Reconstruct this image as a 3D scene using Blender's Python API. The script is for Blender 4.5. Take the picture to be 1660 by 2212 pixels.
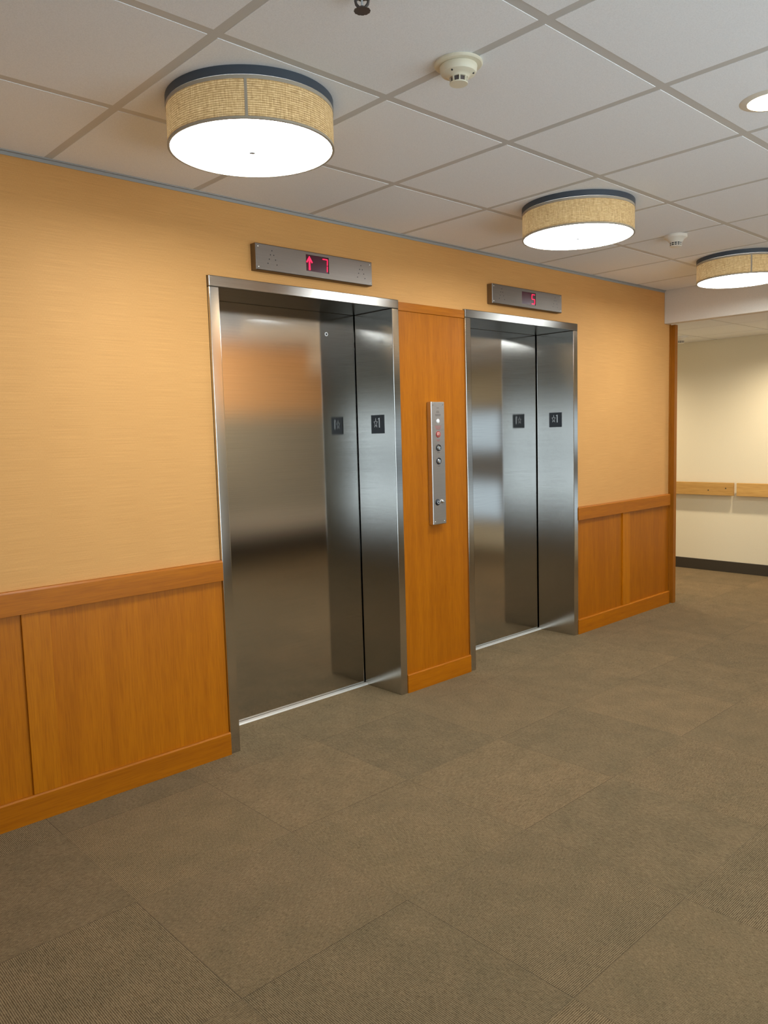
import bpy, bmesh, math, random
from mathutils import Matrix, Vector

random.seed(7)
S = bpy.context.scene
COL = S.collection
for o in list(bpy.data.objects):
    bpy.data.objects.remove(o, do_unlink=True)

# ------------------------------------------------------------------ camera
CAM = (-0.8855, -3.0334, 1.4311)
YAW, PITCH, ROLL = 0.75, -0.0990, -0.0278
FPX = 1694.4
cd = bpy.data.cameras.new('camera')
cam = bpy.data.objects.new('camera', cd)
COL.objects.link(cam)
S.camera = cam
sy_, cy_, sp_, cp_ = math.sin(YAW), math.cos(YAW), math.sin(PITCH), math.cos(PITCH)
fw = Vector((sy_ * cp_, cy_ * cp_, sp_))
rt0 = Vector((cy_, -sy_, 0))
up0 = rt0.cross(fw)
rt = math.cos(ROLL) * rt0 + math.sin(ROLL) * up0
up = -math.sin(ROLL) * rt0 + math.cos(ROLL) * up0
cam.matrix_world = Matrix(((rt.x, up.x, -fw.x, CAM[0]), (rt.y, up.y, -fw.y, CAM[1]), (rt.z, up.z, -fw.z, CAM[2]), (0, 0, 0, 1)))
cd.sensor_fit = 'VERTICAL'
cd.sensor_height = 36.0
cd.lens = FPX * 36.0 / 2212.0
cd.clip_start = 0.02

# ------------------------------------------------------------------ light levels
DRUM_POWER = 30.0
DRUM_COL = (0.86, 0.95, 1.0)
CAN_POWER = 60.0
CAN_COL = (1.0, 0.74, 0.42)
HALL_WATTS = 95.0
HALL_COL = (1.0, 0.88, 0.70)
SLOT_POWER = 9.0
WASH_WATTS = 190.0
DAY_LEFT, DAY_RIGHT, FILL_FRONT = 3.8, 0.85, 3.75
DAY_COL = (0.72, 0.88, 1.0)
FILL_FRONT_COL = (0.78, 0.92, 1.0)

w = bpy.data.worlds.new('world')
S.world = w
w.use_nodes = True
w.node_tree.nodes['Background'].inputs[0].default_value = (0.6, 0.65, 0.7, 1)
w.node_tree.nodes['Background'].inputs[1].default_value = 0.05

vs = S.view_settings
vs.view_transform = 'Standard'
vs.look = 'None'
vs.gamma = 1.0
vs.use_curve_mapping = False
vs.exposure = 0.0

ZC = 2.476      # lobby ceiling
ZL = 2.245      # corridor ceiling beyond the bulkhead


# ------------------------------------------------------------------ materials
class NT:
    def __init__(self, name):
        self.m = bpy.data.materials.new(name)
        self.m.use_nodes = True
        self.t = self.m.node_tree
        self.b = self.t.nodes['Principled BSDF']
        self.out = self.t.nodes['Material Output']

    def n(self, kind, **kw):
        nd = self.t.nodes.new(kind)
        for k, v in kw.items():
            if k.startswith('_'):
                setattr(nd, k[1:], v)
            else:
                key = int(k[1:]) if k[0] == 'i' and k[1:].isdigit() else k.replace('__', ' ')
                nd.inputs[key].default_value = v
        return nd

    def l(self, a, b):
        self.t.links.new(a, b)

    def set(self, **kw):
        for k, v in kw.items():
            self.b.inputs[k.replace('__', ' ')].default_value = v
        return self

    def coords(self, scale, kind='Object', rot=(0, 0, 0)):
        tc = self.n('ShaderNodeTexCoord')
        mp = self.n('ShaderNodeMapping', Scale=scale, Rotation=rot)
        self.l(tc.outputs[kind], mp.inputs['Vector'])
        return mp.outputs['Vector']

    def noise(self, vec, scale, detail=3.0, rough=0.55):
        nd = self.n('ShaderNodeTexNoise', Scale=scale, Detail=detail, Roughness=rough)
        if vec is not None:
            self.l(vec, nd.inputs['Vector'])
        return nd.outputs['Fac']

    def ramp(self, fac, stops):
        r = self.n('ShaderNodeValToRGB')
        e = r.color_ramp.elements
        while len(e) < len(stops):
            e.new(0.5)
        for i, (p, c) in enumerate(stops):
            e[i].position = p
            e[i].color = (*c, 1)
        self.l(fac, r.inputs['Fac'])
        return r.outputs['Color']

    def math(self, op, a, b=None, c=None):
        nd = self.n('ShaderNodeMath', _operation=op)
        for i, v in enumerate((a, b, c)):
            if v is None:
                continue
            if isinstance(v, (int, float)):
                nd.inputs[i].default_value = v
            else:
                self.l(v, nd.inputs[i])
        return nd.outputs[0]

    def mix(self, fac, a, b, blend='MIX'):
        nd = self.n('ShaderNodeMix', _data_type='RGBA', _blend_type=blend)
        for i, v in ((0, fac), (6, a), (7, b)):
            if isinstance(v, (int, float)):
                nd.inputs[i].default_value = v
            elif isinstance(v, tuple):
                nd.inputs[i].default_value = (*v, 1)
            else:
                self.l(v, nd.inputs[i])
        return nd.outputs[2]

    def bump(self, h, dist=0.001, strength=1.0):
        b = self.n('ShaderNodeBump', Strength=strength, Distance=dist)
        self.l(h, b.inputs['Height'])
        self.l(b.outputs[0], self.b.inputs['Normal'])

    def base(self, c):
        self.l(c, self.b.inputs['Base Color'])


def plain(name, col, rough=0.5, metal=0.0, spec=0.5):
    t = NT(name)
    t.set(Base__Color=(*col, 1), Roughness=rough, Metallic=metal)
    t.b.inputs['Specular IOR Level'].default_value = spec
    return t.m


def glow(name, col, power):
    t = NT(name)
    t.set(Base__Color=(*[0.2 * c for c in col], 1), Emission__Color=(*col, 1), Emission__Strength=power)
    return t.m


def make_steel(name, rough, aniso, rot, col=(0.60, 0.585, 0.56), bump=0.00004):
    t = NT(name)
    # brushed lengthwise: reflections stay sharp sideways and smear up and down
    gb = t.n('ShaderNodeBsdfAnisotropic', _distribution='BECKMANN', Roughness=rough, Anisotropy=aniso, Rotation=rot)
    tg = t.n('ShaderNodeTangent', _direction_type='UV_MAP')
    t.l(tg.outputs[0], gb.inputs['Tangent'])
    t.l(gb.outputs[0], t.out.inputs['Surface'])
    uv = t.coords((2.2, 420, 1), 'UV')
    g = t.noise(uv, 1.0, 2)
    t.l(t.ramp(g, [(0.3, tuple(0.93 * c for c in col)), (0.7, tuple(1.05 * c for c in col))]), gb.inputs['Color'])
    return t.m


def make_wood(name, grain='z', a=(0.375, 0.105, 0.0005), b=(0.49, 0.150, 0.001), rough=0.38):
    t = NT(name)
    sc = {'z': (38, 38, 1.6), 'x': (1.6, 38, 38), 'y': (38, 1.6, 38)}[grain]
    sf = {'z': (260, 260, 9), 'x': (9, 260, 260), 'y': (260, 9, 260)}[grain]
    oi = t.n('ShaderNodeObjectInfo')
    tc = t.n('ShaderNodeTexCoord')
    off = t.n('ShaderNodeVectorMath', _operation='SCALE')
    off.inputs[0].default_value = (7.0, 9.0, 5.0)
    t.l(oi.outputs['Random'], off.inputs['Scale'])
    add = t.n('ShaderNodeVectorMath', _operation='ADD')
    t.l(tc.outputs['Object'], add.inputs[0])
    t.l(off.outputs[0], add.inputs[1])
    mps = []
    for q in (sc, sf):
        mp = t.n('ShaderNodeMapping', Scale=q)
        t.l(add.outputs[0], mp.inputs['Vector'])
        mps.append(mp.outputs[0])
    v, vf = mps
    n1 = t.noise(v, 0.7, 5, 0.6)
    n2 = t.noise(vf, 1.0, 2, 0.5)
    c1 = t.ramp(n1, [(0.25, a), (0.75, b)])
    c2 = t.ramp(n2, [(0.36, (0.74, 0.68, 0.6)), (0.56, (1, 1, 1))])
    var = t.ramp(oi.outputs['Random'], [(0.0, (0.90, 0.89, 0.88)), (1.0, (1.06, 1.07, 1.08))])
    t.base(t.mix(1.0, t.mix(0.55, c1, c2, 'MULTIPLY'), var, 'MULTIPLY'))
    t.set(Roughness=rough)
    t.b.inputs['Specular IOR Level'].default_value = 0.25
    t.bump(n2, 0.0002, 0.25)
    return t.m


def make_wallpaper():
    t = NT('woven_wallpaper')
    h = t.noise(t.coords((5, 5, 650)), 1.0, 2)
    v = t.noise(t.coords((700, 700, 120)), 1.0, 2)
    big = t.noise(t.coords((3, 3, 3)), 1.0, 3)
    s = t.math('ADD', t.math('MULTIPLY', h, 0.62), t.math('MULTIPLY', v, 0.38))
    c = t.ramp(s, [(0.32, (0.60, 0.298, 0.088)), (0.68, (0.745, 0.388, 0.130))])
    c = t.mix(0.25, c, t.ramp(big, [(0.3, (0.85, 0.82, 0.78)), (0.7, (1, 1, 1))]), 'MULTIPLY')
    t.base(c)
    t.set(Roughness=0.62)
    t.b.inputs['Specular IOR Level'].default_value = 0.25
    t.bump(s, 0.0006, 0.5)
    return t.m


def make_carpet():
    t = NT('carpet_tile')
    P = 0.5975
    tc = t.n('ShaderNodeTexCoord')
    sep = t.n('ShaderNodeSeparateXYZ')
    t.l(tc.outputs['Object'], sep.inputs[0])
    ux = t.math('DIVIDE', t.math('SUBTRACT', sep.outputs[0], 0.104), P)
    uy = t.math('DIVIDE', t.math('SUBTRACT', sep.outputs[1], -0.788), P)
    fx, fy = t.math('FLOOR', ux), t.math('FLOOR', uy)
    par = t.math('FLOORED_MODULO', t.math('ADD', fx, fy), 2.0)       # quarter-turned tiles
    # which coordinate runs across the ribs
    tile_x = t.math('SUBTRACT', 1.0, par)
    across = t.math('ADD', t.math('MULTIPLY', sep.outputs[0], tile_x), t.math('MULTIPLY', sep.outputs[1], par))
    along = t.math('ADD', t.math('MULTIPLY', sep.outputs[1], tile_x), t.math('MULTIPLY', sep.outputs[0], par))
    rib = t.math('ADD', t.math('MULTIPLY', t.math('SINE', t.math('MULTIPLY', across, 2 * math.pi / 0.0052)), 0.5), 0.5)
    # yarn noise, stretched along the ribs, different in each tile
    comb = t.n('ShaderNodeCombineXYZ')
    t.l(t.math('MULTIPLY', across, 260.0), comb.inputs[0])
    t.l(t.math('MULTIPLY', along, 75.0), comb.inputs[1])
    t.l(t.math('ADD', t.math('MULTIPLY', fx, 7.3), t.math('MULTIPLY', fy, 3.1)), comb.inputs[2])
    yarn = t.noise(comb.outputs[0], 1.0, 3, 0.65)
    fine = t.noise(tc.outputs['Object'], 330.0, 2, 0.6)
    blot = t.noise(tc.outputs['Object'], 7.0, 4, 0.6)
    wn = t.n('ShaderNodeTexWhiteNoise', _noise_dimensions='2D')
    cb2 = t.n('ShaderNodeCombineXYZ')
    t.l(fx, cb2.inputs[0]); t.l(fy, cb2.inputs[1])
    t.l(cb2.outputs[0], wn.inputs['Vector'])
    h = t.math('ADD', t.math('MULTIPLY', rib, 0.42), t.math('MULTIPLY', yarn, 0.74))
    h = t.math('ADD', h, t.math('MULTIPLY', fine, 0.55))
    c = t.ramp(h, [(0.38, (0.046, 0.030, 0.0145)), (0.75, (0.132, 0.092, 0.049)), (1.0, (0.29, 0.212, 0.121))])
    c = t.mix(0.7, c, t.ramp(blot, [(0.3, (0.80, 0.82, 0.80)), (0.7, (1.08, 1.04, 1.0))]), 'MULTIPLY')
    c = t.mix(1.0, c, t.ramp(wn.outputs['Value'], [(0.0, (0.90, 0.91, 0.91)), (1.0, (1.06, 1.03, 1.0))]), 'MULTIPLY')
    # seams between tiles
    ex = t.math('ABSOLUTE', t.math('SUBTRACT', t.math('FRACT', ux), 0.5))
    ey = t.math('ABSOLUTE', t.math('SUBTRACT', t.math('FRACT', uy), 0.5))
    seam = t.math('GREATER_THAN', t.math('MAXIMUM', ex, ey), 0.5 - 0.0022 / P)
    c = t.mix(t.math('MULTIPLY', seam, 0.24), c, (0.06, 0.045, 0.03))
    # scattered spots of wear
    sp = t.noise(tc.outputs['Object'], 3.4, 2, 0.4)
    spot = t.n('ShaderNodeTexVoronoi', Scale=1.25)
    t.l(tc.outputs['Object'], spot.inputs['Vector'])
    dark = t.math('LESS_THAN', t.math('ADD', spot.outputs['Distance'], t.math('MULTIPLY', sp, 0.03)), 0.031)
    c = t.mix(t.math('MULTIPLY', dark, 0.45), c, (0.035, 0.03, 0.02))
    t.base(c)
    t.set(Roughness=0.95)
    t.b.inputs['Specular IOR Level'].default_value = 0.08
    t.bump(h, 0.0016, 0.55)
    return t.m


def make_tile():
    t = NT('ceiling_tile')
    v = t.coords((1, 1, 1))
    n = t.noise(v, 260, 3, 0.7)
    n2 = t.noise(v, 900, 1)
    t.base(t.ramp(n, [(0.25, (0.80, 0.80, 0.81)), (0.6, (0.90, 0.90, 0.91))]))
    t.set(Roughness=0.9)
    t.b.inputs['Specular IOR Level'].default_value = 0.15
    t.bump(t.math('ADD', n, n2), 0.0006, 0.35)
    return t.m


def make_paint(name, col, sc=220):
    t = NT(name)
    n = t.noise(t.coords((1, 1, 1)), sc, 3, 0.6)
    t.base(t.ramp(n, [(0.3, tuple(0.95 * c for c in col)), (0.7, tuple(1.03 * c for c in col))]))
    t.set(Roughness=0.7)
    t.b.inputs['Specular IOR Level'].default_value = 0.25
    t.bump(n, 0.0005, 0.3)
    return t.m


def make_shade():
    """woven grass fabric that lets a little of the lamp's light through"""
    t = NT('woven_grass_shade')
    v1 = t.noise(t.coords((60, 60, 620)), 1.0, 2, 0.6)
    v2 = t.noise(t.coords((420, 420, 30)), 1.0, 2, 0.6)
    tcg = t.n('ShaderNodeTexCoord')
    sp = t.n('ShaderNodeSeparateXYZ')
    t.l(tcg.outputs['Object'], sp.inputs[0])
    thread = t.math('ADD', t.math('MULTIPLY', t.math('SINE', t.math('MULTIPLY', sp.outputs[2], 2 * math.pi / 0.0062)), 0.5), 0.5)
    s = t.math('ADD', t.math('ADD', t.math('MULTIPLY', v1, 0.55), t.math('MULTIPLY', v2, 0.45)), t.math('MULTIPLY', thread, 0.22))
    c = t.ramp(s, [(0.42, (0.29, 0.172, 0.074)), (0.62, (0.51, 0.335, 0.150)), (0.8, (0.77, 0.58, 0.32))])
    t.base(c)
    t.set(Roughness=0.8)
    t.b.inputs['Specular IOR Level'].default_value = 0.2
    tr = t.n('ShaderNodeBsdfTranslucent')
    t.l(c, tr.inputs['Color'])
    ms = t.n('ShaderNodeMixShader', i0=0.035)
    t.l(t.b.outputs[0], ms.inputs[1])
    t.l(tr.outputs[0], ms.inputs[2])
    t.l(ms.outputs[0], t.out.inputs['Surface'])
    t.bump(s, 0.001, 0.5)
    return t.m


M = {}
M['steel'] = make_steel('brushed_steel', 0.102, 0.42, 0.0, (0.56, 0.545, 0.52))
M['steel_jamb'] = make_steel('brushed_steel_jamb', 0.151, 0.345, 0.0, (0.56, 0.54, 0.51))
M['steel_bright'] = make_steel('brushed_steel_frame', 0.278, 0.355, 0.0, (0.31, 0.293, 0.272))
M['steel_plate'] = make_steel('satin_steel_plate', 0.50, 0.2, 0.0, (0.235, 0.205, 0.18))
M['steel_call'] = make_steel('satin_steel_call_plate', 0.42, 0.2, 0.0, (0.64, 0.62, 0.60))
M['chrome'] = plain('polished_metal', (0.8, 0.79, 0.77), 0.12, 1.0)
M['aluminium'] = plain('aluminium_sill', (0.80, 0.78, 0.72), 0.38, 0.55)
M['wood_v'] = make_wood('honey_wood_upright', 'z')
M['wood_x'] = make_wood('honey_wood_lengthwise', 'x')
M['wood_post'] = make_wood('honey_wood_post_shaded', 'z', (0.32, 0.10, 0.004), (0.41, 0.135, 0.008), 0.4)  # honey wood made darker: the bulkhead's shade put into its colour
M['wood_stile'] = make_wood('honey_wood_stile', 'z', (0.43, 0.126, 0.0006), (0.54, 0.172, 0.0012))
M['oak_y'] = make_wood('pale_oak', 'y', (0.50, 0.27, 0.075), (0.64, 0.38, 0.12), 0.45)
M['paper'] = make_wallpaper()
M['carpet'] = make_carpet()
M['tile'] = make_tile()
M['tbar'] = plain('ceiling_grid_metal', (0.58, 0.56, 0.53), 0.5)
M['angle'] = plain('wall_angle_metal', (0.37, 0.36, 0.34), 0.55)
M['beige'] = make_paint('beige_paint', (0.78, 0.69, 0.50))
M['bulk'] = make_paint('off_white_paint', (0.70, 0.63, 0.54))
M['greybeige'] = make_paint('grey_beige_paint', (0.40, 0.37, 0.30))
M['orange'] = make_paint('orange_paint', (0.84, 0.50, 0.25))
M['rubber'] = plain('dark_brown_rubber', (0.040, 0.030, 0.018), 0.55)
M['dark'] = plain('dark_void', (0.012, 0.012, 0.014), 0.7)
M['black'] = plain('black_plastic', (0.013, 0.016, 0.022), 0.32)
M['blackmetal'] = plain('slate_painted_metal', (0.052, 0.066, 0.086), 0.45)
M['ivory'] = plain('ivory_plastic', (0.78, 0.72, 0.56), 0.45)
M['white_pl'] = plain('white_plastic', (0.78, 0.72, 0.62), 0.45)
M['hem'] = plain('shade_hem', (0.42, 0.36, 0.28), 0.8)
M['silver'] = plain('raised_silver', (0.55, 0.58, 0.60), 0.4, 0.3)
M['bronze'] = plain('dark_bronze', (0.095, 0.080, 0.074), 0.5, 0.4)
M['frame_grey'] = plain('grey_window_frame', (0.34, 0.35, 0.36), 0.4)
M['led_window'] = plain('smoked_red_window', (0.06, 0.002, 0.014), 0.25)
M['led'] = glow('red_led', (1.0, 0.012, 0.07), 1.9)
M['drum_glow'] = glow('drum_diffuser_glow', DRUM_COL, DRUM_POWER)
M['can_glow'] = glow('downlight_glow', CAN_COL, CAN_POWER)
M['hall_glow'] = glow('corridor_downlight_glow', HALL_COL, 12.0)
M['slot_glow'] = glow('added_slot_glow', CAN_COL, SLOT_POWER)
M['day_left'] = glow('daylit_pane_soft', DAY_COL, DAY_LEFT)
M['day_right'] = glow('daylit_pane_cool', DAY_COL, DAY_RIGHT)
M['fill_front'] = glow('fill_pane_front', FILL_FRONT_COL, FILL_FRONT)  # unseen pane glow added as fill for the ceiling
M['redmark'] = plain('red_marking', (0.36, 0.05, 0.045), 0.5)
M['darkmark'] = plain('dark_engraving', (0.10, 0.08, 0.075), 0.5)
M['white_lens'] = plain('white_lens', (0.85, 0.85, 0.84), 0.15)
M['red_lens'] = plain('red_lens', (0.50, 0.21, 0.17), 0.2, 0.5)
M['shade'] = make_shade()


# ------------------------------------------------------------------ mesh helpers
class MB:
    def __init__(self):
        self.bm = bmesh.new()

    def box(self, x0, x1, y0, y1, z0, z1):
        r = bmesh.ops.create_cube(self.bm, size=1.0)
        for v in r['verts']:
            v.co = Vector(((x0 + x1) / 2 + v.co.x * (x1 - x0), (y0 + y1) / 2 + v.co.y * (y1 - y0), (z0 + z1) / 2 + v.co.z * (z1 - z0)))
        return self

    def prism(self, pts, axis, a, b):
        """pts: 2-D outline; axis 'y' -> pts are (x,z), 'x' -> (y,z), 'z' -> (x,y)"""
        def P(p, t):
            return {'y': (p[0], t, p[1]), 'x': (t, p[0], p[1]), 'z': (p[0], p[1], t)}[axis]
        va = [self.bm.verts.new(P(p, a)) for p in pts]
        vb = [self.bm.verts.new(P(p, b)) for p in pts]
        n = len(pts)
        self.bm.faces.new(va)
        self.bm.faces.new(list(reversed(vb)))
        for i in range(n):
            self.bm.faces.new((va[i], vb[i], vb[(i + 1) % n], va[(i + 1) % n]))
        return self

    def lathe(self, prof, c=(0, 0, 0), axis='z', seg=48, a0=0.0, a1=2 * math.pi):
        """prof: list of (radius, height) revolved about axis through c"""
        closed = abs(a1 - a0 - 2 * math.pi) < 1e-6
        cnt = seg if closed else seg + 1
        rings = []
        for r, h in prof:
            if r < 1e-7:
                rings.append([self.bm.verts.new(self._ax(0, 0, h, c, axis))])
            else:
                rings.append([self.bm.verts.new(self._ax(r * math.cos(a0 + (a1 - a0) * i / seg), r * math.sin(a0 + (a1 - a0) * i / seg), h, c, axis)) for i in range(cnt)])
        for A, B in zip(rings, rings[1:]):
            m = cnt if closed else cnt - 1
            for i in range(m):
                j = (i + 1) % cnt
                if len(A) == 1 and len(B) == 1:
                    continue
                if len(A) == 1:
                    self.bm.faces.new((A[0], B[i], B[j]))
                elif len(B) == 1:
                    self.bm.faces.new((A[i], B[0], A[j]))
                else:
                    self.bm.faces.new((A[i], B[i], B[j], A[j]))
        return self

    @staticmethod
    def _ax(u, v, h, c, axis):
        if axis == 'z':
            return (c[0] + u, c[1] + v, c[2] + h)
        if axis == 'y':
            return (c[0] + u, c[1] + h, c[2] + v)
        return (c[0] + h, c[1] + u, c[2] + v)

    def tube(self, pts, r, seg=10):
        pts = [Vector(p) for p in pts]
        rings = []
        for i, p in enumerate(pts):
            d = (pts[min(i + 1, len(pts) - 1)] - pts[max(i - 1, 0)]).normalized()
            a = d.orthogonal().normalized() if abs(d.y) > 0.9 else d.cross(Vector((0, 1, 0))).normalized()
            b = d.cross(a)
            rings.append([self.bm.verts.new(p + r * (math.cos(2 * math.pi * k / seg) * a + math.sin(2 * math.pi * k / seg) * b)) for k in range(seg)])
        for A, B in zip(rings, rings[1:]):
            for k in range(seg):
                self.bm.faces.new((A[k], A[(k + 1) % seg], B[(k + 1) % seg], B[k]))
        self.bm.faces.new(list(reversed(rings[0])))
        self.bm.faces.new(rings[-1])
        return self

    def build(self, name, mat, parent=None, bevel=0.0, smooth=False, origin=None):
        bmesh.ops.recalc_face_normals(self.bm, faces=self.bm.faces)
        uvl = self.bm.loops.layers.uv.new('UVMap')
        for f in self.bm.faces:
            n = f.normal
            ax = max(range(3), key=lambda k: abs(n[k]))
            for lp in f.loops:
                co = lp.vert.co
                lp[uvl].uv = ((co.y, co.z), (co.x, co.z), (co.x, co.y))[ax]
        if origin is not None:
            bmesh.ops.translate(self.bm, verts=self.bm.verts, vec=-Vector(origin))
        me = bpy.data.meshes.new(name)
        self.bm.to_mesh(me)
        self.bm.free()
        me.materials.append(M[mat] if isinstance(mat, str) else mat)
        if smooth:
            for p in me.polygons:
                p.use_smooth = True
            me.set_sharp_from_angle(angle=math.radians(35))
        o = bpy.data.objects.new(name, me)
        COL.objects.link(o)
        if origin is not None:
            o.location = origin
        if parent is not None:
            o.parent = parent
            o.matrix_parent_inverse = Matrix.Translation(-Vector(parent.location)) if parent.type == 'EMPTY' else parent.matrix_basis.inverted()
        if bevel > 0:
            b = o.modifiers.new('edge', 'BEVEL')
            b.width = bevel
            b.segments = 2
            b.limit_method = 'ANGLE'
        return o


def tag(o, label, cat, group=None, kind=None):
    o['label'] = label
    o['category'] = cat
    if group:
        o['group'] = group
    if kind:
        o['kind'] = kind
    return o


def thing(name, loc, label, cat, group=None):
    o = bpy.data.objects.new(name, None)
    o.empty_display_size = 0.05
    COL.objects.link(o)
    o.location = loc
    return tag(o, label, cat, group)


def struct(o, label, cat):
    return tag(o, label, cat, kind='structure')


def B(*a):
    return MB().box(*a)


# ------------------------------------------------------------------ room shell
XW0, XW1 = -4.3, 5.09           # elevator wall from left to its end post
EL = [(0.935, 2.070), (2.603, 3.752)]     # the two elevator frames
FT = 2.132                                # frame top

struct(B(-4.6, 8.2, -7.6, 3.2, -0.08, 0.0).build('floor', 'carpet'), 'brown ribbed carpet tiles laid in alternating directions over the lobby floor', 'floor')

for nm, x0, x1, z0, z1, lab in (
        ('wall_back_left', XW0, EL[0][0] - .0015, 0, FT + .0012, 'orange tan woven wallpaper wall left of the elevators'),
        ('wall_back_middle', EL[0][1] + .0015, EL[1][0] - .0015, 0, FT + .0012, 'narrow wall between the elevators behind the wood panel'),
        ('wall_back_right', EL[1][1] + .0015, XW1, 0, FT + .0012, 'orange tan woven wallpaper wall right of the elevators'),
        ('wall_back_upper', XW0, XW1, FT + .0012, ZC + .05, 'orange tan woven wallpaper band above both elevators')):
    struct(B(x0, x1, 0, 0.42, z0, z1).build(nm, 'paper'), lab, 'wall')

# lobby ceiling: lay-in tiles and the grid they rest in
GX0, GY0, GS, GSY = 0.285, -0.586, 0.6096, 0.6
def ceiling(name, label, x0, x1, y0, y1, z, gx, gy, gs, gsy, gap):
    xs = [gx + gs * i for i in range(-40, 40)]
    ys = [gy + gsy * i for i in range(-40, 40)]
    xs = [x0] + [v for v in xs if x0 + .03 < v < x1 - .03] + [x1]
    ys = [y0] + [v for v in ys if y0 + .03 < v < y1 - .03] + [y1]
    t, g = MB(), MB()
    g.box(x0, x1, y0, y1, z + 0.0012, z + 0.06)
    h = gap / 2
    for a, b in zip(xs, xs[1:]):
        for c, d in zip(ys, ys[1:]):
            ex = random.uniform(-.0008, .0008)
            # tegular tile: face lower than the grid, edges chamfered
            aa, bb, cc, dd = a + h, b - h, c + h, d - h
            k = 0.0006
            vs_ = [t.bm.verts.new(p) for p in ((aa, cc, z + .0012), (bb, cc, z + .0012), (bb, dd, z + .0012), (aa, dd, z + .0012),
                                              (aa + k, cc + k, z + ex * .3), (bb - k, cc + k, z - ex * .3), (bb - k, dd - k, z + ex * .3), (aa + k, dd - k, z - ex * .3))]
            t.bm.faces.new([vs_[i] for i in (4, 5, 6, 7)])
            for i in range(4):
                t.bm.faces.new((vs_[i], vs_[(i + 1) % 4], vs_[4 + (i + 1) % 4], vs_[4 + i]))
    o = struct(t.build(name, 'tile'), label, 'ceiling')
    gobj = g.build('ceiling_grid', 'tbar', o)
    gobj['label'] = 'greige metal grid between the ceiling tiles'
    return o

ceiling('ceiling', 'suspended ceiling of square white tiles over the elevator lobby', -4.3, 4.98, -7.2, 0.0, ZC, GX0, GY0, GS, GSY, 0.030)
ceiling('ceiling_corridor', 'lower tiled ceiling of the corridor beyond the bulkhead', 5.06, 6.70, -7.2, 3.0, ZL, 5.66, 0.346, 0.6096, 0.6, 0.018)

m = MB()
m.box(-4.3, 4.98, -0.014, -0.0005, ZC - 0.004, ZC + 0.002)
m.box(-4.3, 4.98, -0.003, -0.0005, ZC - 0.016, ZC - 0.004)
struct(m.build('trim_1', 'angle'), 'thin grey metal angle where the ceiling meets the wallpaper wall', 'trim')

struct(B(4.98, 5.06, -7.2, 0.0, 2.224, ZC + .05).build('wall_bulkhead', 'bulk', bevel=0.003), 'off white bulkhead dropping from the lobby ceiling at the corridor mouth', 'wall')
m = MB()
m.box(4.98, 5.09, 0.0, 0.42, ZL + .065, ZC + .05)

# far corridor wall, with a glazed stretch near the camera side
m = MB()
m.box(6.70, 6.85, -1.45, 3.0, 0, 2.4)
m.box(6.70, 6.85, -7.2, -1.45, 0, 0.30)
m.box(6.70, 6.85, -7.2, -1.45, 1.72, 2.4)
struct(m.build('wall_far', 'beige'), 'beige painted corridor wall that carries the wooden handrails', 'wall')
m = MB()
m.box(6.687, 6.6995, -1.44, 3.0, 0.0, 0.106)
struct(m.build('baseboard_far', 'rubber', bevel=0.003), 'dark brown rubber base along the beige corridor wall', 'baseboard')

def window(name, axis, xa, xb, y0, y1, z0, z1, mat, label, bars_y, bars_z):
    """glazed opening in a wall that is thin along axis (xa..xb) and runs y0..y1 along the other"""
    def bx(m_, a0, a1, b0, b1, c0, c1):
        return m_.box(a0, a1, b0, b1, c0, c1) if axis == 'x' else m_.box(b0, b1, a0, a1, c0, c1)
    w_ = struct(bx(MB(), xa + .06, xb - .06, y0, y1, z0, z1).build(name, mat), label, 'window')
    f = MB()
    for yy in bars_y:
        bx(f, xa + .02, xb - .02, yy - .03, yy + .03, z0, z1)
    for zz, hw in bars_z:
        bx(f, xa + .025, xb - .025, y0, y1, zz - hw, zz + hw)
    f.build('window_frame', 'frame_grey', w_)
window('window_1', 'x', 6.70, 6.85, -7.2, -1.45, 0.30, 1.72, 'day_right', 'daylit window in the corridor wall behind the camera side',
       [-1.48, -2.4, -3.3, -4.2, -5.1, -6.0, -7.17], [(0.33, .03), (1.0, .20), (1.69, .03)])

# walls behind and beside the camera
m = MB()
m.box(3.25, 5.25, -4.10, -3.95, 1.70, ZC + .04)
m.box(-1.1, 3.25, -4.10, -3.95, 2.32, ZC + .04)
m.box(-1.1, -0.2, -4.10, -3.95, 1.70, 2.32)
struct(m.build('wall_front', 'orange'), 'orange painted wall across the lobby from the elevators', 'wall')
m = MB()
m.box(3.25, 5.25, -4.10, -3.95, 0, 1.70)
m.box(-1.1, -0.2, -4.10, -3.95, 0, 1.70)
m.box(-0.2, 3.25, -4.10, -3.95, 0, .25)
struct(m.build('wall_front_lower', 'greybeige'), 'grey beige lower half of the wall across from the elevators', 'wall')
struct(B(3.25, 5.25, -3.949, -3.93, 0, .36).build('baseboard_front', 'rubber'), 'dark brown base along the wall across from the elevators', 'baseboard')
struct(B(3.25, 5.25, -3.949, -3.925, .36, .52).build('trim_20', 'bulk'), 'pale rail above the dark base on the wall across from the elevators', 'trim')
struct(B(-4.6, 8.2, -7.35, -7.2, 0, ZC + .05).build('wall_rear', 'greybeige'), 'grey beige wall at the rear of the lobby', 'wall')
m = MB()
m.box(-4.45, -4.3, -7.2, 0.42, 0, 0.04)
m.box(-4.45, -4.3, -7.2, 0.42, 1.75, ZC + .05)
m.box(-4.45, -4.3, -2.2, 0.42, 0.04, 1.75)
struct(m.build('wall_left', 'beige'), 'beige wall at the left end of the lobby', 'wall')
window('window_2', 'x', -4.45, -4.3, -7.2, -2.2, 0.04, 1.75, 'day_left', 'daylit window in the left end wall of the lobby',
       [-2.23, -3.2, -4.2, -5.2, -6.2, -7.17], [(0.07, .03), (0.42, .05), (1.0, .24), (1.72, .03)])
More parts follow.
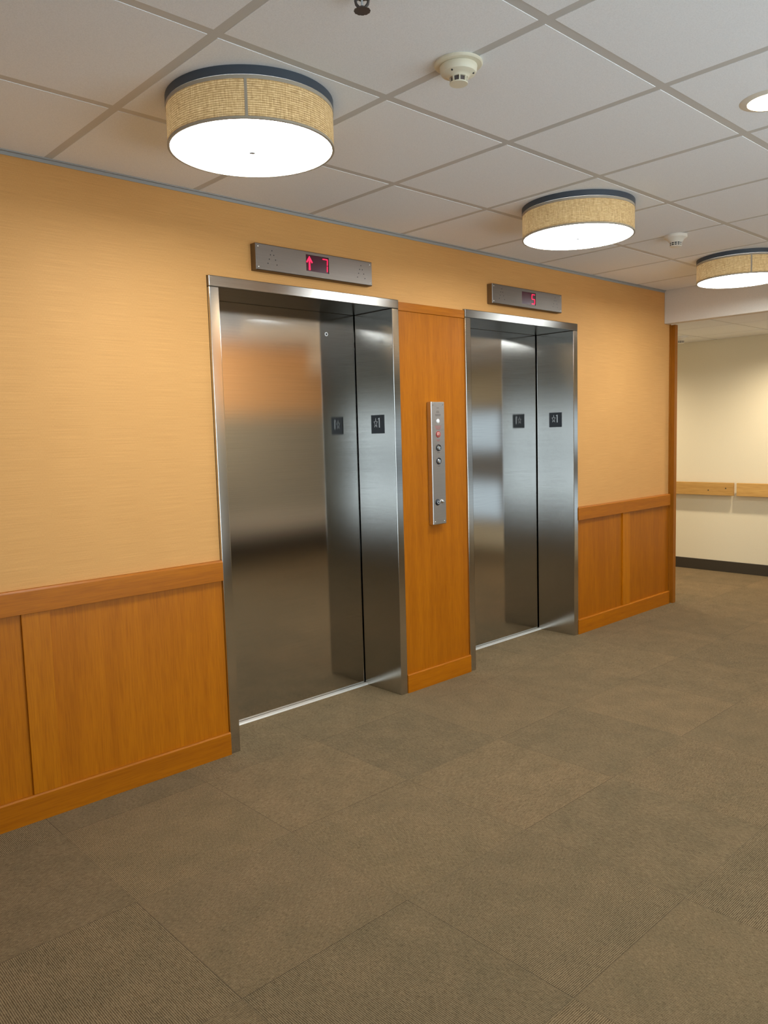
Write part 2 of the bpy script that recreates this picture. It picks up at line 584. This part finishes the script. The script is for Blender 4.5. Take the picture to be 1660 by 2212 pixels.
window('fill_window_3', 'y', -4.10, -3.95, -0.2, 3.25, .25, 2.32, 'fill_front', 'tall glowing window added across from the elevators to brighten the ceiling',
       [-.17, .95, 2.08, 3.22], [(.28, .03), (1.05, .025), (2.29, .03)])  # invented window behind the camera, added to light the ceiling
struct(B(5.135, 6.85, 3.0, 3.15, 0, 2.4).build('wall_corridor_end', 'beige'), 'beige wall closing the corridor', 'wall')
struct(B(5.09, 5.13, 0.03, 3.0, 0, 2.32).build('wall_corridor_side', 'beige'), 'beige side wall of the corridor around the corner', 'wall')

# ------------------------------------------------------------------ wood trim on the elevator wall
def base_board(name, x0, x1, label):
    struct(MB().prism([(-.0205, 0), (-.0205, .098), (-.016, .104), (-.0005, .104), (-.0005, 0)], 'x', x0, x1).build(name, 'wood_x'), label, 'baseboard')
base_board('baseboard_left', XW0, EL[0][0] - .001, 'honey wood baseboard left of the elevators')
base_board('baseboard_middle', EL[0][1] + .001, EL[1][0] - .001, 'honey wood baseboard between the two elevators')
base_board('baseboard_right', EL[1][1] + .001, 5.060, 'honey wood baseboard between the second elevator and the corner post')

def chair_rail(name, x0, x1, label):
    struct(MB().prism([(-.022, .802), (-.022, .885), (-.017, .893), (-.0005, .893), (-.0005, .802)], 'x', x0, x1).build(name, 'wood_x', bevel=.001), label, 'trim')
chair_rail('trim_2', XW0, EL[0][0] - .001, 'honey wood chair rail left of the elevators')
chair_rail('trim_3', EL[1][1] + .001, 5.060, 'honey wood chair rail right of the elevators')

def panel(name, x0, x1, z0, z1, label):
    struct(B(x0, x1, -.0045, -.0005, z0, z1).build(name, 'wood_v'), label, 'wall panel')
panel('trim_4', XW0, EL[0][0] - .001, .104, .802, 'flat honey wood wainscot panel left of the elevators')
panel('trim_5', EL[0][1] + .001, EL[1][0] - .001, .104, 2.080, 'tall honey wood wall panel between the elevators behind the call plate')
panel('trim_6', EL[1][1] + .001, 5.060, .104, .802, 'flat honey wood wainscot panel right of the elevators')
struct(B(EL[0][1] + .001, EL[1][0] - .001, -.012, -.0005, 2.080, 2.124).build('trim_7', 'wood_x', bevel=.001), 'narrow honey wood strip capping the panel between the elevators', 'trim')
n = 8
for x0, x1, lab in ((0.072, 0.177, 'upright honey wood stile on the left wainscot'), (-1.20, -1.095, 'upright honey wood stile farther left on the wainscot'),
                    (4.347, 4.452, 'upright honey wood stile on the right wainscot')):
    struct(B(x0, x1, -.014, -.0046, .104, .802).build('trim_%d' % n, 'wood_stile', bevel=.001), lab, 'trim')
    n += 1
m = MB()
m.prism([(5.086, -.036), (5.129, -.036), (5.134, -.031), (5.134, .03), (5.091, .03), (5.091, -.0005), (5.062, -.0005), (5.062, -.005), (5.086, -.005)], 'z', 0, 2.222)
struct(m.build('trim_%d' % n, 'wood_post', bevel=.001), 'full height honey wood corner post where the wall ends at the corridor', 'trim')


# ------------------------------------------------------------------ elevators
def elevator(x0, x1, label, peephole):
    t = thing('elevator', ((x0 + x1) / 2, 0, 0), label, 'elevator', 'elevators')
    fw_, yf, yd = 0.048, -0.016, 0.283
    xi0, xi1, zh = x0 + fw_, x1 - fw_, 2.085
    for a, b in ((x0, xi0), (xi1, x1)):
        B(a, b, yf, yd, 0, zh).build('jamb', 'steel_jamb', t, bevel=.0025)
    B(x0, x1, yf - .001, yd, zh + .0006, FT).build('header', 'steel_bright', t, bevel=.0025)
    dp = B(x0 + .006, x1 - .006, .289, .325, .010, FT - .02).build('door_panel', 'steel', t)
    if peephole:
        px, pz = 1.823, 1.972
        MB().lathe([(.0060, -.0012), (.0064, -.0020), (.0098, -.0020), (.0106, -.0012), (.0106, .0)], (px, .2889, pz), 'y', 28).build('key_hole_ring', 'white_lens', dp, smooth=True)['label'] = 'small bright ring of the key hole'
        MB().lathe([(0, -.0012), (.0060, -.0012), (.0060, 0)], (px, .2889, pz), 'y', 20).build('key_hole', 'dark', dp)
    m = MB()
    m.prism([(.262, 0), (.265, .0075), (.286, .0085), (.286, 0)], 'x', xi0, xi1)
    s = m.build('sill', 'aluminium', t)
    s['label'] = 'bright aluminium door sill'
    B(x0 + .002, x1 - .002, .33, .40, 0, FT - .001).build('light_block_backing', 'dark', t)  # dark box added behind the door to stop light leaking through the gaps
    return t

elevator(*EL[0], 'closed stainless steel elevator under the display reading 7, with a small key hole ring', True)
elevator(*EL[1], 'closed stainless steel elevator under the display reading 5, nearer the corridor', False)


# ------------------------------------------------------------------ floor signs on the reveals
def star(cx, cy, ro, ri):
    return [(cx + (ro if k % 2 == 0 else ri) * math.sin(math.pi * k / 5), cy + (ro if k % 2 == 0 else ri) * math.cos(math.pi * k / 5)) for k in range(10)]

def floor_sign(xf, yc, zc, label):
    # on a face looking towards -x; text reads left to right as y decreases
    t = thing('floor_sign', (xf, yc, zc - .05), label, 'sign', 'floor number signs')
    B(xf - .0035, xf - .0003, yc - .05, yc + .05, zc - .05, zc + .05).build('plate', 'black', t, bevel=.0008)
    so, si = star(0, 0, .0240, .0100), star(0, 0, .0186, .0073)
    cy, cz = yc + .0125, zc + .006
    m = MB()
    xa, xb = xf - .0050, xf - .0034
    def loop(pts, x):
        return [m.bm.verts.new((x, cy - p[0] * .70, cz + p[1] * 1.18)) for p in pts]
    ao, ai, bo, bi = loop(so, xa), loop(si, xa), loop(so, xb), loop(si, xb)
    for k in range(10):
        j = (k + 1) % 10
        m.bm.faces.new((ao[k], ao[j], ai[j], ai[k]))
        m.bm.faces.new((ao[k], bo[k], bo[j], ao[j]))
        m.bm.faces.new((ai[k], ai[j], bi[j], bi[k]))
    m.build('star', 'silver', t)
    y1 = yc - .0165
    one = [(y1 - .0033, zc - .018), (y1 - .0033, zc + .034), (y1 + .002, zc + .034), (y1 + .009, zc + .030), (y1 + .009, zc + .0255), (y1 + .0033, zc + .0275), (y1 + .0033, zc - .018)]
    MB().prism(one, 'x', xf - .0050, xf - .0034).build('numeral', 'silver', t)
    return t

floor_sign(EL[0][1] - .048, .117, 1.485, 'black square floor sign with star and 1 on the jamb beside the call plate panel')
floor_sign(EL[1][1] - .048, .131, 1.496, 'black square floor sign with star and 1 inside the elevator under the 5 display')


# ------------------------------------------------------------------ floor indicators above the doors
def indicator(x0, x1, z0, z1, dx0, dx1, dz0, dz1, arrow, digit, label):
    d = 0.041
    t = thing('floor_indicator', ((x0 + x1) / 2, 0, z0), label, 'elevator indicator', 'floor indicators above the elevators')
    m = MB()
    for a in ((x0, dx0, z0, z1), (dx1, x1, z0, z1), (dx0, dx1, z0, dz0), (dx0, dx1, dz1, z1)):
        pass
    # one folded steel box with a rectangular cut-out for the display
    bm = m.bm
    def ring(x_0, x_1, z_0, z_1, y):
        return [bm.verts.new(p) for p in ((x_0, y, z_0), (x_1, y, z_0), (x_1, y, z_1), (x_0, y, z_1))]
    k = .003
    back, side, face = ring(x0, x1, z0, z1, -.0005), ring(x0, x1, z0, z1, -d + k), ring(x0 + k, x1 - k, z0 + k, z1 - k, -d)
    hole, inner = ring(dx0, dx1, dz0, dz1, -d), ring(dx0, dx1, dz0, dz1, -d + .010)
    for A, Bq in ((back, side), (side, face), (face, hole), (hole, inner)):
        for i in range(4):
            j = (i + 1) % 4
            bm.faces.new((A[i], A[j], Bq[j], Bq[i]))
    m.build('housing', 'steel_plate', t)
    disp = B(dx0, dx1, -d + .0035, -d + .0095, dz0, dz1).build('display', 'led_window', t)
    yl0, yl1 = -d + .0012, -d + .0034
    W, H = dx1 - dx0, dz1 - dz0
    zb, zt = dz0 + .08 * H, dz1 - .10 * H
    # seven segment numeral at the right of the window
    nx1 = dx1 - .006
    nx0 = nx1 - .034
    zm = (zb + zt) / 2
    th = .0042
    g = .0022
    segs = {'a': (nx0 + g, nx1 - g, zt - th, zt), 'g': (nx0 + g, nx1 - g, zm - th / 2, zm + th / 2), 'd': (nx0 + g, nx1 - g, zb, zb + th),
            'b': (nx1 - th, nx1, zm + g, zt - g), 'c': (nx1 - th, nx1, zb + g, zm - g), 'f': (nx0, nx0 + th, zm + g, zt - g), 'e': (nx0, nx0 + th, zb + g, zm - g)}
    m = MB()
    sk = lambda zz: (zz - zm) * 0.06      # slight forward slant of the numeral
    for s in {'7': 'abc', '5': 'afgcd'}[digit]:
        a, b, c, e = segs[s]
        m.prism([(a + sk(c), c), (b + sk(c), c), (b + sk(e), e), (a + sk(e), e)], 'y', yl0, yl1)
    m.build('numeral', 'led', disp)['label'] = 'glowing red numeral ' + digit
    if arrow:
        ac = dx0 + .022
        m = MB()
        m.prism([(ac - .0045, zb), (ac + .0045, zb), (ac + .0035, zt - .014), (ac - .0035, zt - .014)], 'y', yl0, yl1)
        m.prism([(ac, zt + .002), (ac + .019, zt - .026), (ac + .0135, zt - .029), (ac, zt - .012), (ac - .0135, zt - .029), (ac - .019, zt - .026)], 'y', yl0, yl1)
        m.build('arrow', 'led', disp)['label'] = 'glowing red up arrow'
    for cx in (x0 + .088, x1 - .075):
        zc = (z0 + z1) / 2
        for ox, oz in ((0, .033), (-.009, .014), (.009, .014), (-.016, -.006), (.018, -.006), (-.024, -.025), (.025, -.027)):
            MB().lathe([(0, -.0004), (.0026, -.0004), (.0026, .002)], (cx + ox, -d, zc + oz), 'y', 14).build('sound_hole', 'dark', t)
    for sx, sz in ((x0 + .014, z0 + .014), (x0 + .014, z1 - .014), (x1 - .014, z0 + .014), (x1 - .014, z1 - .014)):
        MB().lathe([(0, -.0014), (.0022, -.0011), (.0033, -.0002), (.0033, .001)], (sx, -d, sz), 'y', 14).build('screw', 'chrome', t, smooth=True)
    return t

indicator(1.166, 1.866, 2.178, 2.295, 1.447, 1.585, 2.205, 2.280, True, '7', 'brushed steel floor indicator box with red up arrow and 7 on its display')
indicator(2.823, 3.533, 2.182, 2.296, 3.108, 3.250, 2.204, 2.278, False, '5', 'brushed steel floor indicator box with a red 5 on its display')


# ------------------------------------------------------------------ call plate
def call_plate():
    x0, x1, z0, z1, d = 2.279, 2.388, .917, 1.601, .034
    y = -.0046
    t = thing('call_station', ((x0 + x1) / 2, y, z0), 'tall narrow steel call plate with buttons and keyed switches on the wood panel', 'call panel')
    B(x0, x1, y - d, y, z0, z1).build('faceplate', 'steel_call', t, bevel=.004)
    yf = y - d
    xc = (x0 + x1) / 2
    def disc(r, zz, xx, prof, name, mat):
        return MB().lathe(prof, (xx, yf, zz), 'y', 32).build(name, mat, t, smooth=True)
    disc(0, 1.494, xc, [(0, -.006), (.007, -.0055), (.0105, -.003), (.0125, 0)], 'indicator_lens', 'white_lens')['label'] = 'small clear white lens'
    disc(0, 1.421, xc, [(.011, -.004), (.0165, -.004), (.018, 0)], 'button_ring', 'redmark')
    disc(0, 1.421, xc, [(0, -.008), (.008, -.0075), (.0125, -.004), (.0125, 0)], 'button', 'red_lens')['label'] = 'reddish lit push button'
    for zz in (1.347, 1.273):
        disc(0, zz, xc, [(.0125, -.003), (.0145, -.0045), (.0185, -.0035), (.0195, 0)], 'button_ring', 'black')
        disc(0, zz, xc, [(0, -.0075), (.009, -.0065), (.0125, -.003), (.0125, 0)], 'button', 'chrome')['label'] = 'silver domed call button'
    k = disc(0, 1.043, xc - .016, [(0, -.006), (.0135, -.006), (.0175, -.003), (.0185, 0)], 'key_switch', 'black')
    MB().lathe([(.006, -.0075), (.009, -.0075), (.0095, -.005)], (xc - .016, yf, 1.043), 'y', 24).build('key_ring', 'silver', k, smooth=True)
    disc(0, 1.046, xc + .021, [(0, -.011), (.006, -.0105), (.0095, -.007), (.0115, 0)], 'key_lock', 'chrome')
    for sx in (x0 + .016, x1 - .016):
        for sz in (z0 + .016, z1 - .016):
            MB().lathe([(0, -.0024), (.0028, -.002), (.0042, -.0004), (.0042, .0)], (sx, yf, sz), 'y', 16).build('screw', 'chrome', t, smooth=True)
    # engraved notices: too small in the photo to read, only their lines show
    for zz, hw in ((1.567, .009), (1.548, .011), (1.542, .012), (1.530, .022), (1.524, .020)):
        B(xc - hw, xc + hw, yf - .0004, yf, zz - .0013, zz + .0013).build('engraved_notice', 'darkmark', t)
    for zz, hw in ((1.468, .026), (1.462, .024), (1.456, .020), (1.450, .016), (1.390, .014), (1.385, .010)):
        B(xc - hw, xc + hw, yf - .0004, yf, zz - .0010, zz + .0010).build('red_notice', 'redmark', t)
    for zz in (1.319, 1.245):
        B(xc - .010, xc + .010, yf - .0004, yf, zz - .0014, zz + .0014).build('button_caption', 'darkmark', t)
call_plate()


# ------------------------------------------------------------------ drum ceiling lamps
def drum_lamp(x, y, label, seam):
    t = thing('ceiling_lamp', (x, y, ZC), label, 'ceiling light', 'drum ceiling lamps')
    R_ = .258
    zc = (x, y, ZC)
    MB().lathe([(0, -.0005), (R_ + .002, -.0005), (R_ + .002, -.026), (R_ - .012, -.026), (R_ - .012, -.006), (0, -.006)], zc, 'z', 96).build('canopy', 'blackmetal', t, smooth=True, origin=zc)['label'] = 'dark slate metal ring at the top'
    sh = MB().lathe([(R_ - .003, -.028), (R_, -.028), (R_, -.142), (R_ - .003, -.142)], zc, 'z', 128).build('lamp_shade', 'shade', t, smooth=True, origin=zc)
    sh['label'] = 'woven straw coloured fabric band'
    MB().lathe([(R_ + .0003, -.0265), (R_ + .0014, -.0265), (R_ + .0014, -.037), (R_ + .0003, -.037)], zc, 'z', 128).build('hem', 'hem', sh, smooth=True, origin=zc)
    MB().lathe([(R_ + .0003, -.1385), (R_ + .0012, -.1385), (R_ + .0012, -.145), (R_ - .006, -.145), (R_ - .006, -.1385)], zc, 'z', 128).build('hem', 'hem', sh, smooth=True, origin=zc)
    if seam is not None:
        a = seam
        MB().lathe([(R_ + .0003, -.030), (R_ + .0014, -.030), (R_ + .0014, -.140), (R_ + .0003, -.140)], zc, 'z', 4, a - .016, a + .016).build('seam', 'hem', sh, origin=zc)
    MB().lathe([(0, -.1405), (R_ - .0065, -.1405), (R_ - .0065, -.1435), (R_ - .012, -.1445), (0, -.1450)], zc, 'z', 96).build('diffuser', 'drum_glow', t, smooth=True, origin=zc)['label'] = 'glowing white round diffuser'
    MB().lathe([(0, -.1455), (.010, -.1455), (.012, -.1475), (.009, -.152), (0, -.153)], zc, 'z', 24).build('finial', 'silver', t, smooth=True, origin=zc)
    return t

drum_lamp(.590, -.886, 'largest and nearest drum ceiling lamp with woven straw shade, seam facing the room', math.radians(233))
drum_lamp(2.419, -.886, 'middle drum ceiling lamp with golden woven shade, above the display reading 5', None)
drum_lamp(4.248, -.886, 'farthest drum ceiling lamp, partly cut by the right edge near the bulkhead', math.radians(216))


# ------------------------------------------------------------------ recessed downlights
def downlight(x, y, z, r, label, glow_mat='can_glow', aim=None):
    t = thing('recessed_light', (x, y, z), label, 'recessed light')
    c = (x, y, z)
    MB().lathe([(r - .012, .004), (r - .012, -.006), (r, -.004), (r + .012, -.0005), (r + .012, .004)], c, 'z', 48).build('trim_ring', 'white_pl', t, smooth=True)
    MB().lathe([(0, .0015), (r - .0125, .0015), (r - .0125, -.0035), (r * .5, -.010), (0, -.012)], c, 'z', 48).build('bulb', glow_mat, t, smooth=True)['label'] = 'glowing warm bulb'
    if aim is not None:
        ld = bpy.data.lights.new('added_wash_beam', 'SPOT')  # added spot that brightens the orange wall mirrored in the door
        ld.energy = WASH_WATTS
        ld.color = (1.0, 0.86, 0.66)
        ld.spot_size = math.radians(95)
        ld.spot_blend = 1.0
        ld.shadow_soft_size = 0.04
        lo = bpy.data.objects.new('added_wash_beam', ld)
        COL.objects.link(lo)
        lo.location = (0, 0, -.035)
        lo.rotation_euler = (Vector(aim) - Vector((x, y, z - .035))).to_track_quat('-Z', 'Y').to_euler()
        lo.parent = t
    if glow_mat == 'hall_glow':
        ld = bpy.data.lights.new('downlight_beam', 'SPOT')
        ld.energy = HALL_WATTS
        ld.color = HALL_COL
        ld.spot_size = math.radians(158)
        ld.spot_blend = 1.0
        ld.shadow_soft_size = 0.05
        lo = bpy.data.objects.new('downlight_beam', ld)
        COL.objects.link(lo)
        lo.location = (0, 0, -.030)
        lo.parent = t
    return t

downlight(1.880, -1.968, ZC, .085, 'warm glowing recessed downlight in the lobby ceiling tiles')
downlight(2.75, -2.75, ZC, .085, 'warm downlight added to brighten the orange wall across the lobby, outside the view', aim=(4.5, -3.95, 1.75))  # unseen lamp added for the orange wall, kept out of the reflections
downlight(3.724, -1.955, ZC, .085, 'warm recessed downlight added between the bulkhead and the visible one, outside the view')  # unseen lamp added to brighten the opposite wall
downlight(-1.20, -2.60, ZC, .085, 'warm recessed downlight added above the camera side, outside the view')  # unseen lamp added to light the lobby warm
downlight(6.05, -.45, ZL, .070, 'warm recessed downlight in the corridor ceiling by the handrail, outside the view', 'hall_glow')
downlight(6.05, 1.38, ZL, .070, 'warm recessed downlight deeper in the corridor, outside the view', 'hall_glow')


t = thing('added_slot_light', (4.3, -2.75, ZC), 'long warm slot light added for a faint streak in the door reflection, outside the view', 'ceiling light')  # added lamp, there to draw a warm streak in the steel door
m = MB()
for y0, y1 in ((-2.785, -2.772), (-2.728, -2.715)):
    m.box(3.3, 4.9, y0, y1, ZC - .006, ZC - .0005)
m.build('trim_frame', 'white_pl', t)
B(3.3, 4.9, -2.771, -2.729, ZC - .004, ZC - .0005).build('tube', 'slot_glow', t)


# ------------------------------------------------------------------ smoke detectors and sprinkler
def smoke_detector(x, y, z, label, mat, s=1.0, slats=False, turn=0.0):
    t = thing('smoke_detector', (x, y, z), label, 'smoke detector', 'smoke detectors')
    c = (x, y, z)
    P = lambda pr: [(r * s, h * s) for r, h in pr]
    if not slats:
        MB().lathe(P([(0, -.0005), (.068, -.0005), (.069, -.006), (.066, -.0085), (.052, -.0095), (0, -.0095)]), c, 'z', 64).build('base', mat, t, smooth=True)
        b = MB().lathe(P([(.0525, -.0098), (.0535, -.012), (.0525, -.023), (.049, -.030), (.042, -.0335), (.036, -.035), (.030, -.038), (.0268, -.0415), (0, -.0415)]), c, 'z', 64).build('body', mat, t, smooth=True)
        MB().lathe(P([(.0205, -.0416), (.0205, -.0545)]), c, 'z', 32).build('sensor_chamber', 'silver', t, smooth=True)
        MB().lathe(P([(.0215, -.0545), (.0215, -.0416), (.0208, -.0416), (.0208, -.0545)]), c, 'z', 32).build('insect_screen', 'darkmark', t, smooth=True)
        for k in range(8):
            a = turn + math.pi * 2 * k / 8
            m = MB()
            ca, sa = math.cos(a), math.sin(a)
            for r0, z0, r1, z1 in ((.0255, -.041, .0238, -.055),):
                w_ = .0019
                pts = []
                for r, h in ((r0 - .003, z0), (r0 + .0012, z0), (r1 + .0012, z1), (r1 - .003, z1)):
                    pts.append((r * s, h * s))
                va = [m.bm.verts.new((x + r * ca - w_ * sa, y + r * sa + w_ * ca, z + h)) for r, h in pts]
                vb = [m.bm.verts.new((x + r * ca + w_ * sa, y + r * sa - w_ * ca, z + h)) for r, h in pts]
                m.bm.faces.new(va); m.bm.faces.new(vb[::-1])
                for i in range(4):
                    m.bm.faces.new((va[i], vb[i], vb[(i + 1) % 4], va[(i + 1) % 4]))
            m.build('rib', mat, t)
        MB().lathe(P([(0, -.0545), (.0255, -.0545), (.0265, -.0560), (.0255, -.0580), (0, -.0590)]), c, 'z', 48).build('cap', mat, t, smooth=True)
        for a in (math.radians(196), math.radians(300)):
            MB().lathe([(0, -.0012), (.0027, -.0012), (.0027, .002)], (x + .0425 * math.cos(a), y + .0425 * math.sin(a), z - .0335), 'z', 12).build('test_hole', 'dark', t)
    else:
        MB().lathe(P([(0, -.0005), (.060, -.0005), (.060, -.015), (.058, -.017), (.047, -.022), (.036, -.036), (.0325, -.041), (0, -.041)]), c, 'z', 56).build('body', mat, t, smooth=True)
        MB().lathe(P([(.0300, -.0410), (.0290, -.0570)]), c, 'z', 40).build('sensor_chamber', 'dark', t, smooth=True)
        MB().lathe(P([(.0300, -.0475), (.0322, -.0475), (.0318, -.0505), (.0298, -.0505)]), c, 'z', 40).build('slat_ring', mat, t, smooth=True)
        for k in range(12):
            a = turn + math.pi * 2 * k / 12
            p0 = (x + .0312 * s * math.cos(a), y + .0312 * s * math.sin(a), z - .0405 * s)
            p1 = (x + .0302 * s * math.cos(a), y + .0302 * s * math.sin(a), z - .0575 * s)
            MB().tube([p0, p1], .0018 * s, 6).build('rib', mat, t)
        MB().lathe(P([(0, -.0565), (.0315, -.0565), (.0310, -.0595), (.026, -.0625), (0, -.0640)]), c, 'z', 40).build('cap', mat, t, smooth=True)
    return t

smoke_detector(.896, -1.484, ZC, 'ivory smoke detector nearest the camera, across a ceiling grid bar', 'ivory', 1.0, False, math.radians(226 + 2))
smoke_detector(3.352, -.905, ZC, 'white smoke detector between the middle and farthest drum lamps', 'white_pl', 1.0, True, math.radians(12))
smoke_detector(6.125, .430, ZL, 'white smoke detector on the low corridor ceiling beside the corner post', 'white_pl', 1.0, True, math.radians(5))

def sprinkler(x, y, label):
    zb = ZC - .046
    t = thing('fire_sprinkler', (x, y, ZC), label, 'sprinkler')
    MB().lathe([(0, -.0005), (.030, -.0005), (.029, -.004), (.018, -.007), (0, -.007)], (x, y, ZC), 'z', 32).build('escutcheon', 'bronze', t, smooth=True)
    MB().lathe([(0, -.006), (.011, -.006), (.011, -.014), (.014, -.014), (.014, -.019), (.009, -.021), (0, -.021)], (x, y, ZC), 'z', 6).build('body', 'bronze', t)
    a = math.radians(-43)
    dx, dy = math.cos(a), math.sin(a)
    for s in (1, -1):
        MB().tube([(x + s * .009 * dx, y + s * .009 * dy, ZC - .018), (x + s * .0155 * dx, y + s * .0155 * dy, ZC - .024), (x + s * .0135 * dx, y + s * .0135 * dy, ZC - .032), (x + s * .004 * dx, y + s * .004 * dy, ZC - .0425)], .0036, 8).build('frame_arm', 'bronze', t, smooth=True)
    MB().lathe([(0, -.020), (.0025, -.020), (.003, -.028), (.0025, -.037), (0, -.037)], (x, y, ZC), 'z', 12).build('glass_bulb', 'silver', t, smooth=True)
    MB().lathe([(0, -.036), (.0058, -.037), (.0068, -.043), (.004, -.046), (0, -.046)], (x, y, ZC), 'z', 16).build('boss', 'bronze', t, smooth=True)
    # toothed deflector
    m = MB()
    pts = []
    N = 48
    for k in range(N):
        r = .0198 if (k % 4) else .0182
        pts.append((x + r * math.cos(2 * math.pi * k / N), y + r * math.sin(2 * math.pi * k / N)))
    m.prism(pts, 'z', zb - .0012, zb)
    m.build('deflector', 'bronze', t)
    return t
sprinkler(.441, -1.582, 'dark bronze pendent fire sprinkler hanging at the top edge of the photo')


# ------------------------------------------------------------------ corridor handrails
def handrail(y0, y1, label, brackets, knots=()):
    t = thing('handrail', (6.70, (y0 + y1) / 2, .75), label, 'handrail', 'wooden corridor handrails')
    r = B(6.628, 6.655, y0, y1, .752, .876).build('rail_board', 'oak_y', t, bevel=.003)
    for yy in brackets:
        B(6.655, 6.6998, yy - .035, yy + .035, .785, .845).build('bracket', 'oak_y', t, bevel=.002)
    for yy, zz in knots:
        MB().lathe([(0, -.0006), (.0065, -.0006), (.0065, .0)], (6.628, yy, zz), 'x', 14).build('screw_plug', 'rubber', r)
    return t
handrail(.143, 2.6, 'pale oak handrail board from the gap to the corner post, with two dark screw plugs', (.55, 1.6, 2.3), ((.215, .822), (.385, .800)))
handrail(-1.40, .113, 'pale oak handrail board running off the right edge of the photo', (-.25, -1.1))
